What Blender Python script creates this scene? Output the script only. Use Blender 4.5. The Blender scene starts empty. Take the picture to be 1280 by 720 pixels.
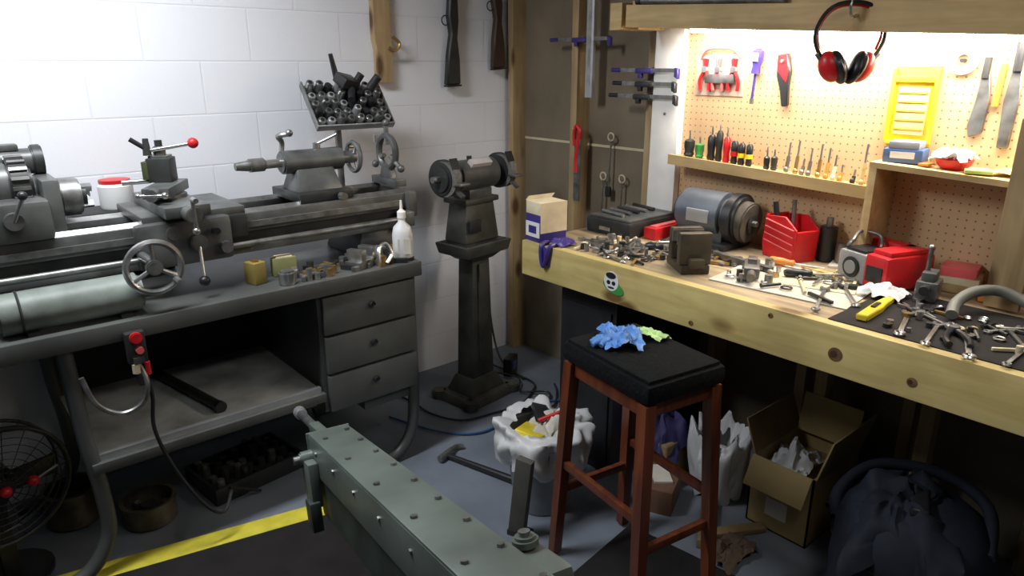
import bpy, bmesh, math, random
from mathutils import Vector, Matrix, Euler, noise
random.seed(7)
rad=math.radians
SC=bpy.context.scene
# ---------------- camera ----------------
p=rad(17.65); th=rad(49.5)
F=Vector((math.cos(th),math.sin(th),0)); R=Vector((math.sin(th),-math.cos(th),0))
D=F*math.cos(p)+Vector((0,0,-math.sin(p))); U=R.cross(D)
cam=bpy.data.cameras.new('camera'); co=bpy.data.objects.new('camera',cam); SC.collection.objects.link(co)
cam.lens=36*880/1280; cam.clip_start=.02
M=Matrix((R,U,-D)).transposed().to_4x4(); M.translation=(-2.6,-3.0,1.6); co.matrix_world=M
SC.camera=co
try: SC.view_settings.view_transform='Standard'
except Exception: pass

# ---------------- materials ----------------
MC={}
def mat(name,col,rough=.5,metal=0.,var=.12,scale=12.,bump=.0,stretch=(1,1,1),emit=0,col2=None,spec=None):
    if name in MC: return MC[name]
    m=bpy.data.materials.new(name); m.use_nodes=True; nt=m.node_tree; N=nt.nodes; L=nt.links
    bs=N['Principled BSDF']; bs.inputs['Roughness'].default_value=rough; bs.inputs['Metallic'].default_value=metal
    if spec is not None: bs.inputs['Specular IOR Level'].default_value=spec
    tc=N.new('ShaderNodeTexCoord'); mp=N.new('ShaderNodeMapping'); mp.inputs['Scale'].default_value=stretch
    L.new(tc.outputs['Object'],mp.inputs[0])
    nz=N.new('ShaderNodeTexNoise'); nz.inputs['Scale'].default_value=scale; nz.inputs['Detail'].default_value=6
    L.new(mp.outputs[0],nz.inputs['Vector'])
    cr=N.new('ShaderNodeValToRGB'); cr.color_ramp.elements[0].position=.3; cr.color_ramp.elements[1].position=.7
    c1=[max(0,c*(1-var*1.6)) for c in col]; c2=col2 or [min(1,c*(1+var)) for c in col]
    cr.color_ramp.elements[0].color=(*c1,1); cr.color_ramp.elements[1].color=(*c2,1)
    L.new(nz.outputs[0],cr.inputs[0]); L.new(cr.outputs[0],bs.inputs['Base Color'])
    if bump:
        b=N.new('ShaderNodeBump'); b.inputs['Strength'].default_value=bump; b.inputs['Distance'].default_value=.01
        L.new(nz.outputs[0],b.inputs['Height']); L.new(b.outputs[0],bs.inputs['Normal'])
    if emit:
        bs.inputs['Emission Color'].default_value=(*col,1); bs.inputs['Emission Strength'].default_value=emit
    MC[name]=m; return m
def math_n(nt,op,a,b=None,c=None):
    n=nt.nodes.new('ShaderNodeMath'); n.operation=op
    for i,v in enumerate((a,b,c)):
        if v is None: continue
        if isinstance(v,(int,float)): n.inputs[i].default_value=v
        else: nt.links.new(v,n.inputs[i])
    return n.outputs[0]
def wood(name,light,dark,axis=1,knots=True,scale=1.0,rough=.6):
    m=bpy.data.materials.new(name); m.use_nodes=True; nt=m.node_tree; N=nt.nodes; L=nt.links
    bs=N['Principled BSDF']; bs.inputs['Roughness'].default_value=rough
    tc=N.new('ShaderNodeTexCoord'); mp=N.new('ShaderNodeMapping')
    s=[9*scale]*3; s[axis]=.9*scale; mp.inputs['Scale'].default_value=s
    L.new(tc.outputs['Object'],mp.inputs[0])
    nz=N.new('ShaderNodeTexNoise'); nz.inputs['Scale'].default_value=3; nz.inputs['Detail'].default_value=8; nz.inputs['Distortion'].default_value=.8
    L.new(mp.outputs[0],nz.inputs['Vector'])
    cr=N.new('ShaderNodeValToRGB'); e=cr.color_ramp.elements; e[0].position=.32; e[1].position=.66
    e[0].color=(*dark,1); e[1].color=(*light,1); L.new(nz.outputs[0],cr.inputs[0])
    out=cr.outputs[0]
    if knots:
        m2=N.new('ShaderNodeMapping'); s2=[7.]*3; s2[axis]=3.2; m2.inputs['Scale'].default_value=s2
        L.new(tc.outputs['Object'],m2.inputs[0])
        vo=N.new('ShaderNodeTexVoronoi'); vo.inputs['Scale'].default_value=1.; L.new(m2.outputs[0],vo.inputs['Vector'])
        r2=N.new('ShaderNodeValToRGB'); r2.color_ramp.elements[0].position=.10; r2.color_ramp.elements[1].position=.22
        L.new(vo.outputs['Distance'],r2.inputs[0])
        mx=N.new('ShaderNodeMixRGB'); mx.inputs[1].default_value=(dark[0]*.35,dark[1]*.25,dark[2]*.2,1)
        L.new(r2.outputs[0],mx.inputs[0]); L.new(out,mx.inputs[2]); out=mx.outputs[0]
    n3=N.new('ShaderNodeTexNoise'); n3.inputs['Scale'].default_value=3.5; n3.inputs['Detail'].default_value=4; L.new(tc.outputs['Object'],n3.inputs['Vector'])
    r3=N.new('ShaderNodeValToRGB'); r3.color_ramp.elements[0].position=.35; r3.color_ramp.elements[1].position=.6; r3.color_ramp.elements[0].color=(.66,.66,.62,1); L.new(n3.outputs[0],r3.inputs[0])
    m3=N.new('ShaderNodeMixRGB'); m3.blend_type='MULTIPLY'; m3.inputs[0].default_value=.8; L.new(out,m3.inputs[1]); L.new(r3.outputs[0],m3.inputs[2])
    L.new(m3.outputs[0],bs.inputs['Base Color'])
    MC[name]=m; return m

def blockwall():
    m=bpy.data.materials.new('painted_block'); m.use_nodes=True; nt=m.node_tree; N=nt.nodes; L=nt.links
    bs=N['Principled BSDF']; bs.inputs['Roughness'].default_value=.75
    tc=N.new('ShaderNodeTexCoord'); sp=N.new('ShaderNodeSeparateXYZ'); L.new(tc.outputs['Object'],sp.inputs[0])
    cb=N.new('ShaderNodeCombineXYZ')
    L.new(math_n(nt,'ADD',sp.outputs[0],1.24+.406*10),cb.inputs[0]); L.new(math_n(nt,'ADD',sp.outputs[2],.014),cb.inputs[1])
    br=N.new('ShaderNodeTexBrick'); br.inputs['Scale'].default_value=1; br.inputs['Brick Width'].default_value=.406; br.inputs['Row Height'].default_value=.203
    br.inputs['Mortar Size'].default_value=.005; br.inputs['Mortar Smooth'].default_value=1.
    br.inputs['Color1'].default_value=(.79,.80,.84,1); br.inputs['Color2'].default_value=(.78,.79,.83,1); br.inputs['Mortar'].default_value=(.73,.74,.78,1)
    L.new(cb.outputs[0],br.inputs['Vector'])
    nz=N.new('ShaderNodeTexNoise'); nz.inputs['Scale'].default_value=60; nz.inputs['Detail'].default_value=5; L.new(tc.outputs['Object'],nz.inputs['Vector'])
    L.new(br.outputs['Color'],bs.inputs['Base Color'])
    h=math_n(nt,'MULTIPLY_ADD',br.outputs['Fac'],-1.0,math_n(nt,'MULTIPLY',nz.outputs[0],.35))
    b=N.new('ShaderNodeBump'); b.inputs['Strength'].default_value=.28; b.inputs['Distance'].default_value=.004
    L.new(h,b.inputs['Height']); L.new(b.outputs[0],bs.inputs['Normal'])
    return m
def pegmat():
    m=bpy.data.materials.new('pegboard'); m.use_nodes=True; nt=m.node_tree; N=nt.nodes; L=nt.links
    bs=N['Principled BSDF']; bs.inputs['Roughness'].default_value=.6
    tc=N.new('ShaderNodeTexCoord'); sp=N.new('ShaderNodeSeparateXYZ'); L.new(tc.outputs['Object'],sp.inputs[0])
    def cell(o):
        a=math_n(nt,'FRACT',math_n(nt,'DIVIDE',o,.0254)); a=math_n(nt,'SUBTRACT',a,.5); return math_n(nt,'MULTIPLY',a,a)
    d=math_n(nt,'SQRT',math_n(nt,'ADD',cell(sp.outputs[1]),cell(sp.outputs[2])))
    k=math_n(nt,'LESS_THAN',d,.115)
    nz=N.new('ShaderNodeTexNoise'); nz.inputs['Scale'].default_value=6; L.new(tc.outputs['Object'],nz.inputs['Vector'])
    cr=N.new('ShaderNodeValToRGB'); cr.color_ramp.elements[0].color=(.52,.33,.17,1); cr.color_ramp.elements[1].color=(.64,.43,.24,1); L.new(nz.outputs[0],cr.inputs[0])
    mx=N.new('ShaderNodeMixRGB'); L.new(k,mx.inputs[0]); L.new(cr.outputs[0],mx.inputs[1]); mx.inputs[2].default_value=(.20,.12,.06,1)
    L.new(mx.outputs[0],bs.inputs['Base Color']); return m

BLOCK=blockwall(); PEG=pegmat()
PINE=wood('pine_board',(.70,.56,.23),(.56,.42,.15),1)
PINEV=wood('pine_stud',(.50,.36,.19),(.37,.25,.12),2)
PINES=wood('pine_shelf',(.64,.46,.22),(.50,.34,.14),1,False)
PLY=wood('plywood_top',(.50,.39,.24),(.27,.20,.12),1,False)
REDW=wood('cherry_stain',(.19,.052,.02),(.09,.02,.009),2,False,1,.35)
HARD=mat('hardboard',(.21,.165,.11),.7,0,.2,3)
FLOORM=mat('painted_concrete_floor',(.165,.188,.225),.5,0,.22,2.5,.1)
CEILM=mat('ceiling_board',(.55,.53,.5),.8)
GREY=mat('machine_grey',(.125,.13,.125),.4,.4,.3,9)
GREYD=mat('machine_grey_dark',(.045,.047,.045),.45,.4,.3,10)
DESK=mat('desk_grey_paint',(.095,.10,.095),.4,.15,.2,4)
DESKD=mat('desk_dark',(.02,.02,.02),.6,.1)
STEEL=mat('bright_steel',(.55,.55,.54),.28,.9,.2,25)
STEELM=mat('dull_steel',(.27,.27,.26),.4,.8,.3,20)
CAST=mat('cast_iron_olive',(.085,.085,.07),.5,.35,.3,8)
GREEN=mat('saw_grey_green',(.15,.18,.16),.4,.3,.18,6)
GREEND=mat('saw_dark_green',(.045,.058,.05),.45,.2,.3,10)
BLACK=mat('black_rubber',(.012,.012,.013),.6)
BLKP=mat('black_plastic',(.02,.02,.022),.35)
FABR=mat('black_fabric',(.007,.008,.009),.9,0,.3,90,.3,spec=.12)
RED=mat('red_plastic',(.60,.015,.02),.35)
REDP=mat('pinkish_red',(.75,.12,.12),.4)
WHITE=mat('white_plastic',(.72,.72,.71),.4,0,.05)
WHITEP=mat('white_paint',(.88,.86,.82),.6,0,.04)
PAPER=mat('paper_white',(.62,.58,.50),.8,0,.16,8)
CREAM=mat('cream_card',(.66,.57,.38),.7)
YEL=mat('yellow_plastic',(.80,.62,.03),.4)
YTAPE=mat('yellow_tape',(.62,.54,.05),.5,0,.15,14)
BLUE=mat('blue_nitrile',(.09,.25,.62),.5,0,.15,30,.2)
BLUEB=mat('blue_box',(.06,.12,.28),.5)
PURP=mat('purple_plastic',(.045,.03,.19),.4)
NAVY=mat('navy_nylon',(.016,.020,.032),.75,0,.4,6,spec=.25)
VACG=mat('vac_grey',(.05,.058,.078),.6,0,.2,5,spec=.3)
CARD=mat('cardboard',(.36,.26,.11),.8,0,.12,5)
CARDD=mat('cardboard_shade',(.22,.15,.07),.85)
ORNG=mat('orange_plastic',(.70,.24,.04),.4)
BRASS=mat('brass',(.50,.33,.12),.35,.8)
GRNP=mat('green_plastic',(.05,.28,.06),.4)
MINT=mat('pale_mint_paint',(.19,.22,.195),.5,0,.35,7)
TAPE=mat('gun_wood',(.06,.035,.02),.45)
LIME=mat('lime_cloth',(.50,.72,.30),.7)
GLOW=mat('tube_glow',(1,.97,.92),.5,0,0,1,0,(1,1,1),14)
ALU=mat('aluminium',(.58,.59,.60),.35,.7,.08)
MATB=mat('black_bench_mat',(.018,.016,.016),.75,spec=.2)
BAGM=mat('bag_film',(.50,.50,.50),.5,0,.10,9)

# ---------------- builder ----------------
def Tr(x,y,z): return Matrix.Translation((x,y,z))
def Rz(a): return Matrix.Rotation(rad(a),4,'Z')
def Rx(a): return Matrix.Rotation(rad(a),4,'X')
def Ry(a): return Matrix.Rotation(rad(a),4,'Y')
class B:
    def __init__(s): s.bm=bmesh.new(); s.m=[]; s.T=Matrix.Identity(4)
    def _a(s,t,m,X=None,rec=True):
        if m not in s.m: s.m.append(m)
        i=s.m.index(m)
        for f in t.faces: f.material_index=i
        if X is not None: t.transform(X)
        t.transform(s.T)
        if rec: bmesh.ops.recalc_face_normals(t,faces=t.faces)
        me=bpy.data.meshes.new('tmp'); t.to_mesh(me); t.free(); s.bm.from_mesh(me); bpy.data.meshes.remove(me); return s
    def box(s,c,d,m,rot=None,bev=0.,top=None):
        t=bmesh.new(); bmesh.ops.create_cube(t,size=1)
        for v in t.verts:
            k=(1,1) if (top is None or v.co.z<0) else top
            v.co=Vector((v.co.x*d[0]*k[0],v.co.y*d[1]*k[1],v.co.z*d[2]))
        if bev: bmesh.ops.bevel(t,geom=t.edges[:],offset=bev,segments=2,affect='EDGES',profile=.6)
        X=Tr(*c)
        if rot is not None: X=X@Euler([rad(a) for a in rot]).to_matrix().to_4x4()
        return s._a(t,m,X)
    def bb(s,a,b,m,bev=0.):
        return s.box([(a[i]+b[i])/2 for i in range(3)],[abs(b[i]-a[i]) for i in range(3)],m,None,bev)
    def cyl(s,a,b,r,m,r2=None,seg=20,bev=0.,spin=0):
        a=Vector(a);b=Vector(b);d=b-a; t=bmesh.new()
        bmesh.ops.create_cone(t,cap_ends=True,segments=seg,radius1=r,radius2=r if r2 is None else r2,depth=d.length)
        if bev: bmesh.ops.bevel(t,geom=[e for e in t.edges if len(e.link_faces)==2 and any(len(f.verts)>4 for f in e.link_faces)],offset=bev,segments=2,affect='EDGES')
        X=Tr(*((a+b)/2))@d.to_track_quat('Z','Y').to_matrix().to_4x4()@Rz(spin)
        return s._a(t,m,X)
    def sph(s,c,r,m,rot=None,seg=16):
        t=bmesh.new(); bmesh.ops.create_uvsphere(t,u_segments=seg,v_segments=max(6,seg//2+2),radius=1)
        if not hasattr(r,'__len__'): r=(r,r,r)
        X=Tr(*c)
        if rot: X=X@Euler([rad(a) for a in rot]).to_matrix().to_4x4()
        return s._a(t,m,X@Matrix.Diagonal((*r,1)))
    def rev(s,prof,o,ax,m,seg=24):
        t=bmesh.new(); rings=[]
        for r,h in prof:
            rings.append([t.verts.new((max(r,1e-4)*math.cos(2*math.pi*k/seg),max(r,1e-4)*math.sin(2*math.pi*k/seg),h)) for k in range(seg)])
        for i in range(len(rings)-1):
            for k in range(seg): t.faces.new((rings[i][k],rings[i][(k+1)%seg],rings[i+1][(k+1)%seg],rings[i+1][k]))
        t.faces.new(rings[0]); t.faces.new(rings[-1])
        return s._a(t,m,Tr(*o)@Vector(ax).to_track_quat('Z','Y').to_matrix().to_4x4())
    def tube(s,pts,r,m,seg=8,sub=6,closed=False):
        P=[Vector(q) for q in pts]; n=len(P); Q=[]
        if sub and n>2:
            rng=n if closed else n-1
            for i in range(rng):
                g=lambda k:P[k%n] if closed else P[min(max(k,0),n-1)]
                a,b,c,d=g(i-1),g(i),g(i+1),g(i+2)
                for j in range(sub):
                    u=j/sub; Q.append(.5*((2*b)+(c-a)*u+(2*a-5*b+4*c-d)*u*u+(-a+3*b-3*c+d)*u**3))
            if not closed: Q.append(P[-1])
        else: Q=P
        t=bmesh.new(); rings=[]; N=len(Q); nrm=None
        for i,q in enumerate(Q):
            if closed: tg=(Q[(i+1)%N]-Q[i-1])
            else: tg=Q[min(i+1,N-1)]-Q[max(i-1,0)]
            tg.normalize()
            if nrm is None: nrm=tg.orthogonal().normalized()
            else:
                nrm=(nrm-tg*nrm.dot(tg)); nrm=nrm.normalized() if nrm.length>1e-5 else tg.orthogonal().normalized()
            bn=tg.cross(nrm); rr=r[min(int(i*len(r)/N),len(r)-1)] if hasattr(r,'__len__') else r
            rings.append([t.verts.new(q+nrm*rr*math.cos(2*math.pi*k/seg)+bn*rr*math.sin(2*math.pi*k/seg)) for k in range(seg)])
        for i in range(N if closed else N-1):
            a=rings[i];b=rings[(i+1)%N]
            for k in range(seg): t.faces.new((a[k],a[(k+1)%seg],b[(k+1)%seg],b[k]))
        if not closed: t.faces.new(rings[0]); t.faces.new(rings[-1])
        return s._a(t,m)
    def ring(s,c,Rr,r,ax,m,seg=32,rs=8):
        q=Vector(ax).to_track_quat('Z','Y'); c=Vector(c)
        return s.tube([c+q@Vector((Rr*math.cos(2*math.pi*k/seg),Rr*math.sin(2*math.pi*k/seg),0)) for k in range(seg)],r,m,rs,0,True)
    def poly(s,pts,th,m,X=None,bev=0):
        t=bmesh.new(); v=[t.verts.new((x,y,-th/2)) for x,y in pts]; f=t.faces.new(v)
        r=bmesh.ops.extrude_face_region(t,geom=[f]); bmesh.ops.translate(t,verts=[g for g in r['geom'] if isinstance(g,bmesh.types.BMVert)],vec=(0,0,th))
        if bev: bmesh.ops.bevel(t,geom=t.edges[:],offset=bev,segments=1,affect='EDGES')
        return s._a(t,m,X)
    def cloth(s,c,d,m,n=26,amp=.02,seed=0,rot=0,fold=3.,drape=0):
        t=bmesh.new(); g=[]
        for i in range(n):
            row=[]
            for j in range(n):
                u=i/(n-1)-.5;v=j/(n-1)-.5; a=math.atan2(v,u); rr=1+.22*noise.noise(Vector((math.cos(a)*1.6,math.sin(a)*1.6,seed*3.1)))
                P=Vector((u*fold,v*fold,seed*7.3)); r2=u*u+v*v
                z=amp*(1.3+1.7*noise.noise(P)+1.1*abs(noise.noise(P*2.1))+.5*noise.noise(P*4.5))*max(0,1-1.7*r2)
                ox=noise.noise(P*1.7+Vector((9,0,0)))*.12; oy=noise.noise(P*1.7+Vector((0,9,0)))*.12
                row.append(t.verts.new(((u+ox)*d[0]*rr,(v+oy)*d[1]*rr,max(z,0)+.002-drape*r2)))
            g.append(row)
        for i in range(n-1):
            for j in range(n-1): t.faces.new((g[i][j],g[i+1][j],g[i+1][j+1],g[i][j+1]))
        return s._a(t,m,Tr(*c)@Rz(rot),False)
    def done(s,name,o=(0,0,0),rz=0,angle=38):
        me=bpy.data.meshes.new(name); s.bm.to_mesh(me); s.bm.free()
        me.transform(Tr(-o[0],-o[1],-o[2]))
        for m in s.m: me.materials.append(m)
        me.shade_smooth(); me.set_sharp_from_angle(angle=rad(angle))
        ob=bpy.data.objects.new(name,me); ob.location=o; ob.rotation_euler=(0,0,rad(rz)); SC.collection.objects.link(ob); return ob
YZ=Matrix(((0,0,1,0),(1,0,0,0),(0,1,0,0),(0,0,0,1)))
XZ=Matrix(((1,0,0,0),(0,0,1,0),(0,1,0,0),(0,0,0,1)))

# ---------------- room ----------------
b=B(); b.bb((-5.5,-5.5,-.1),(.1,.12,0),FLOORM); b.done('floor')
b=B(); b.bb((-5.5,0,0),(.1,.12,2.5),BLOCK); b.done('wall_back')
b=B(); b.bb((0,-5.5,0),(.1,0,2.5),HARD)
b.bb((-.004,-1.2,1.213),(0,-.05,1.225),CREAM); b.done('wall_right')
b=B(); b.bb((-5.5,-5.5,2.5),(.1,.12,2.6),CEILM); b.done('ceiling')
b=B()
for y in (-.05,-.52,-.985,-1.40,-1.81,-2.21,-2.62,-3.02):
    b.bb((-.09,y-.02,0),(-.0005,y+.02,2.5 if y>-1.1 else .88),PINEV)
b.done('trim_1')
b=B(); b.poly([(-.88,2.45),(-.80,2.45),(-.80,1.70),(-.79,1.66),(-.80,1.62),(-.80,1.52),(-.875,1.52),(-.875,1.66),(-.885,1.71)],.04,PINEV,Tr(0,-.0205,0)@XZ)
b.tube([(-.80,-.05,1.72),(-.77,-.06,1.69),(-.79,-.06,1.66),(-.82,-.05,1.67)],.008,BRASS)
b.done('hanging_wood_board',(-.84,-.02,1.9))

# ---------------- workbench ----------------
b=B()
b.bb((-.73,-3.4,.885),(-.095,-.925,.92),PLY)
b.bb((-.77,-3.4,.782),(-.73,-.92,.923),PINE,.003)
b.bb((-.73,-.96,.80),(-.095,-.925,.885),PINE)
b.bb((-.30,-1.02,0),(-.21,-.965,.885),PINEV)
b.bb((-.72,-3.35,0),(-.63,-3.26,.885),PINEV); b.bb((-.19,-3.35,0),(-.10,-3.26,.885),PINEV)
b.bb((-.15,-3.4,.80),(-.11,-.96,.885),PINES)
for y in(-1.9,-2.27): b.bb((-.16,y-.045,0),(-.10,y,.80),PINEV)
for y,z,r in ((-2.22,.842,.020),(-2.42,.83,.013),(-1.75,.80,.009),(-2.02,.90,.008)):
    b.cyl((-.7695,y,z),(-.7712,y,z),r,mat('knot_brown',(.16,.085,.03),.6,0,.4,40),seg=20); b.cyl((-.7695,y+.004,z),(-.7716,y+.004,z),r*.5,mat('knot_core',(.06,.03,.015),.6),seg=14)
b.done('workbench',(-.4,-2.1,0))
b=B(); b.bb((-.735,-2.95,.921),(-.32,-2.17,.926),MATB,.001); b.done('rubber_bench_mat',(-.5,-2.5,.92))
b=B()
X=Tr(-.7715,-1.405,.862)@YZ
el=lambda a,bb,n=18,ox=0,oy=0:[(ox+a*math.cos(2*math.pi*k/n),oy+bb*math.sin(2*math.pi*k/n)) for k in range(n)]
b.poly(el(.05,.022),.002,GRNP,X@Tr(-.01,-.022,0)@Rz(14)); b.poly(el(.034,.036),.003,WHITE,X); b.poly(el(.024,.012,14,.002,.020),.0042,BLKP,X)
b.poly(el(.009,.008,10,-.012,-.006),.0044,BLKP,X); b.poly(el(.009,.008,10,.012,-.006),.0044,BLKP,X); b.poly(el(.016,.004,10,0,-.024),.0044,GREYD,X)
b.done('round_sticker',(-.772,-1.405,.86))

b=B(); b.bb((-.095,-3.4,.92),(-.088,-1.165,1.80),PEG); b.done('pegboard')
b=B(); b.bb((-.13,-1.17,.9205),(-.091,-1.03,1.79),WHITEP,.002); b.cyl((-.131,-1.10,1.40),(-.134,-1.10,1.40),.006,STEELM); b.done('white_painted_post',(-.1,-1.1,.92))
b=B()
b.poly([(-1.04,1.738),(-3.3,1.628),(-3.3,1.71),(-1.04,1.82)],.036,PINES,Tr(-.32,0,0)@YZ)
b.box((-.199,-2.17,1.772),(.206,2.26,.018),PINES,(math.degrees(math.atan(.11/2.26)),0,0))
b.bb((-.30,-1.075,1.73),(-.135,-1.04,1.80),PINES)
b.bb((-.34,-1.02,1.73),(-.0955,-.96,1.83),PINES)
b.done('overhead_shelf',(-.2,-2.1,1.75))
def sz(y): return 1.785+(y+1.04)*(.11/2.26)
b=B(); b.T=Tr(-.2,-1.9,sz(-1.9)-.018)@Rx(math.degrees(math.atan(.11/2.26))); b.box((0,0,-.010),(.13,1.3,.02),WHITEP,None,.004); b.cyl((.03,-.62,-.030),(.03,.62,-.030),.012,GLOW); b.cyl((-.03,-.62,-.030),(-.03,.62,-.030),.012,GLOW)
b.done('fluorescent_fixture',(-.2,-1.9,1.73))
b=B(); b.cyl((-.315,-1.7,sz(-1.7)+.050),(-.315,-1.10,sz(-1.1)+.054),.018,STEELM); b.cyl((-.315,-1.10,sz(-1.1)+.054),(-.315,-1.08,sz(-1.1)+.054),.022,BLKP); b.done('steel_pipe',(-.3,-1.4,1.8))
b=B(); b.T=Tr(-.25,-1.55,sz(-1.55)+.004)@Rx(2.8); b.box((0,0,.025),(.06,.5,.05),GRNP,None,.003); b.box((-.031,0,.025),(.002,.36,.022),WHITE); b.box((0,-.29,.022),(.06,.06,.044),WHITE,None,.003); b.done('green_carton',(-.25,-1.55,1.77))
b=B(); b.T=Tr(-.23,-2.35,sz(-2.35)+.004)@Rx(2.8); b.box((0,0,.03),(.13,.5,.05),BLKP,None,.006); b.box((0,0,.06),(.1,.3,.01),STEELM,None,.003); b.done('tool_case',(-.23,-2.35,1.74))
b=B()
b.poly([(-1.19,1.225),(-2.02,1.185),(-2.02,1.20),(-1.19,1.24)],.09,PINES,Tr(-.14,0,0)@YZ)
b.poly([(-1.18,1.205),(-2.02,1.17),(-2.02,1.212),(-1.18,1.245)],.012,PINES,Tr(-.19,0,0)@YZ)
b.done('tool_ledge',(-.14,-1.6,1.22))
b=B()
b.poly([(-2.02,1.285),(-3.2,1.235),(-3.2,1.253),(-2.02,1.303)],.164,PINES,Tr(-.178,0,0)@YZ)
b.bb((-.26,-2.045,.9205),(-.096,-2.02,1.285),PINES,.002)
b.bb((-.285,-2.50,.9265),(-.262,-2.412,1.46),PINEV,.002)
b.done('cubby_shelf',(-.18,-2.5,.93))
def cz(y): return 1.303+(y+2.02)*(.05/1.18)+.0005

def ledge_z(y): return 1.24+(y+1.19)*(.04/.83)
def driver(y,hc,hl=.085,hr=.013,sh=.05,name='screwdriver',tilt=0,x=-.15,tip=STEEL,acc=None):
    b=B(); z0=ledge_z(y)+.001; b.T=Tr(x,y,z0)@Rx(tilt)
    b.rev([(hr*.7,0),(hr,.01),(hr*.8,hl*.3),(hr,hl*.6),(hr*.95,hl*.9),(hr*.5,hl)],(0,0,0),(0,0,1),hc,12)
    if acc: b.cyl((0,0,hl*.35),(0,0,hl*.55),hr*1.04,acc,seg=12)
    if sh: b.cyl((0,0,hl),(0,0,hl+sh),.0035,tip,seg=8); b.box((0,0,hl+sh),(.007,.003,.01),tip)
    b.done(name,(x,y,z0))
driver(-1.25,GREYD,.07,.022,.03,'spray_nozzle'); driver(-1.30,GRNP,.06,.018,.02); driver(-1.355,BLKP,.10,.017,.03); driver(-1.39,GREYD,.12,.014,.02)
driver(-1.425,RED,.10,.014,.03); driver(-1.46,BLKP,.09,.014,.0,'screwdriver',0,-.15,STEEL,RED); driver(-1.492,BLKP,.085,.014,.0,'screwdriver',0,-.15,STEEL,YEL); driver(-1.525,BLKP,.085,.013,.0,'screwdriver',0,-.15,STEEL,YEL)
driver(-1.60,BLKP,.05,.012,.03); driver(-1.63,GREYD,.055,.012,.02)
for y,m,h in ((-1.68,STEELM,.11),(-1.715,BRASS,.12),(-1.74,STEELM,.06),(-1.765,STEELM,.1),(-1.80,BRASS,.12),(-1.83,ORNG,.11),(-1.855,CREAM,.09),(-1.88,ORNG,.06),(-1.925,GREYD,.05),(-1.955,PINES,.14)):
    b=B(); z=ledge_z(y)+.001; b.cyl((-.15,y,z),(-.14,y,z+h*.55),.007,m,seg=8); b.cyl((-.14,y,z+h*.55),(-.135,y,z+h),.004,STEEL,seg=8); b.sph((-.15,y,z+.012),(.009,.009,.012),m); b.done('needle_file',(-.15,y,z))

b=B()
b.box((-.0965,-1.33,1.555),(.003,.22,.15),mat('clear_card',(.62,.45,.35),.3))
for k,(y,c) in enumerate(((-1.27,RED),(-1.33,STEEL),(-1.40,RED))):
    b.tube([(-.108,y-.02,1.50),(-.112,y-.022,1.54),(-.112,y,1.58),(-.112,y+.008,1.62)],.007,c if k!=1 else REDP); b.tube([(-.108,y+.02,1.50),(-.112,y+.022,1.54),(-.112,y,1.58),(-.112,y-.008,1.62)],.007,c if k!=1 else REDP); b.cyl((-.0952,y,1.58),(-.122,y,1.58),.012,STEEL)
b.box((-.112,-1.34,1.545),(.014,.13,.035),STEELM,None,.004)
b.tube([(-.1,-1.24,1.62),(-.112,-1.28,1.655),(-.112,-1.38,1.655),(-.1,-1.42,1.62)],.005,REDP)
b.done('plier_set',(-.1,-1.33,1.56))
def hang_driver(y,z,hc,name,l=.09,acc=None,r=.017,tilt=0):
    b=B(); b.T=Tr(-.115,y,z)@Rx(tilt)
    b.rev([(r*.5,0),(r,-.008),(r*1.05,-l*.4),(r*.7,-l*.7),(r*.85,-l)],(0,0,0),(0,0,1),hc,14)
    if acc: b.box((0,0,-l*.35),(r*2.2,r*1.2,l*.35),acc,None,.003)
    b.cyl((0,0,-l),(0,0,-l-.09),.005,hc,seg=10); b.cyl((0,0,-l-.09),(0,0,-l-.11),.008,STEELM)
    b.cyl((.0195,0,-.005),(-.0,0,-.005),.003,STEEL); b.done(name,(-.115,y,z))
hang_driver(-1.50,1.655,PURP,'stubby_nut_driver',.09,ALU,.021,3)
b=B(); b.T=Tr(-.109,-1.60,1.63)@Rx(-8)
b.poly([(-.022,0),(.022,0),(.028,-.07),(.016,-.12),(.012,-.18),(-.012,-.18),(-.018,-.1),(-.028,-.06)],.02,BLKP,YZ,.004)
b.poly([(-.02,.005),(.02,.005),(.024,-.05),(-.01,-.10),(-.024,-.05)],.026,RED,YZ,.004); b.cyl((.0135,0,-.02),(-.02,0,-.02),.006,STEEL)
b.done('tin_snips',(-.109,-1.6,1.6))
b=B()
b.T=Tr(-.099,-2.06,1.47)
b.box((0,0,0),(.008,.14,.25),YEL,None,.003); b.box((-.006,0,-.015),(.01,.095,.15),mat('clear_yellow',(.72,.55,.25),.2),None,.003)
for k in range(5): b.box((-.012,0,-.07+k*.028),(.004,.09,.004),YEL)
b.box((-.008,.065,0),(.018,.012,.23),YEL,None,.003); b.box((-.008,-.065,0),(.018,.012,.23),YEL,None,.003); b.box((-.008,0,-.115),(.018,.13,.012),YEL,None,.003); b.box((-.008,0,.085),(.018,.13,.02),YEL,None,.003)
b.box((-.004,0,.135),(.006,.06,.03),CREAM,None,.002)
b.done('yellow_bit_package',(-.1,-2.06,1.47))
b=B(); b.ring((-.110,-2.185,1.61),.03,.013,(1,0,0),WHITE,28,8); b.cyl((-.0955,-2.185,1.61),(-.12,-2.185,1.61),.006,BLKP); b.done('tape_roll',(-.11,-2.185,1.61))
b=B(); b.poly([(-2.27,1.40),(-2.235,1.385),(-2.225,1.42),(-2.237,1.50),(-2.24,1.58),(-2.25,1.60),(-2.262,1.58),(-2.275,1.5)],.012,STEELM,Tr(-.102,0,0)@YZ,.003); b.cyl((-.106,-2.251,1.56),(-.106,-2.251,1.62),.010,GREYD); b.done('cold_chisel',(-.1,-2.25,1.5))
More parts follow.
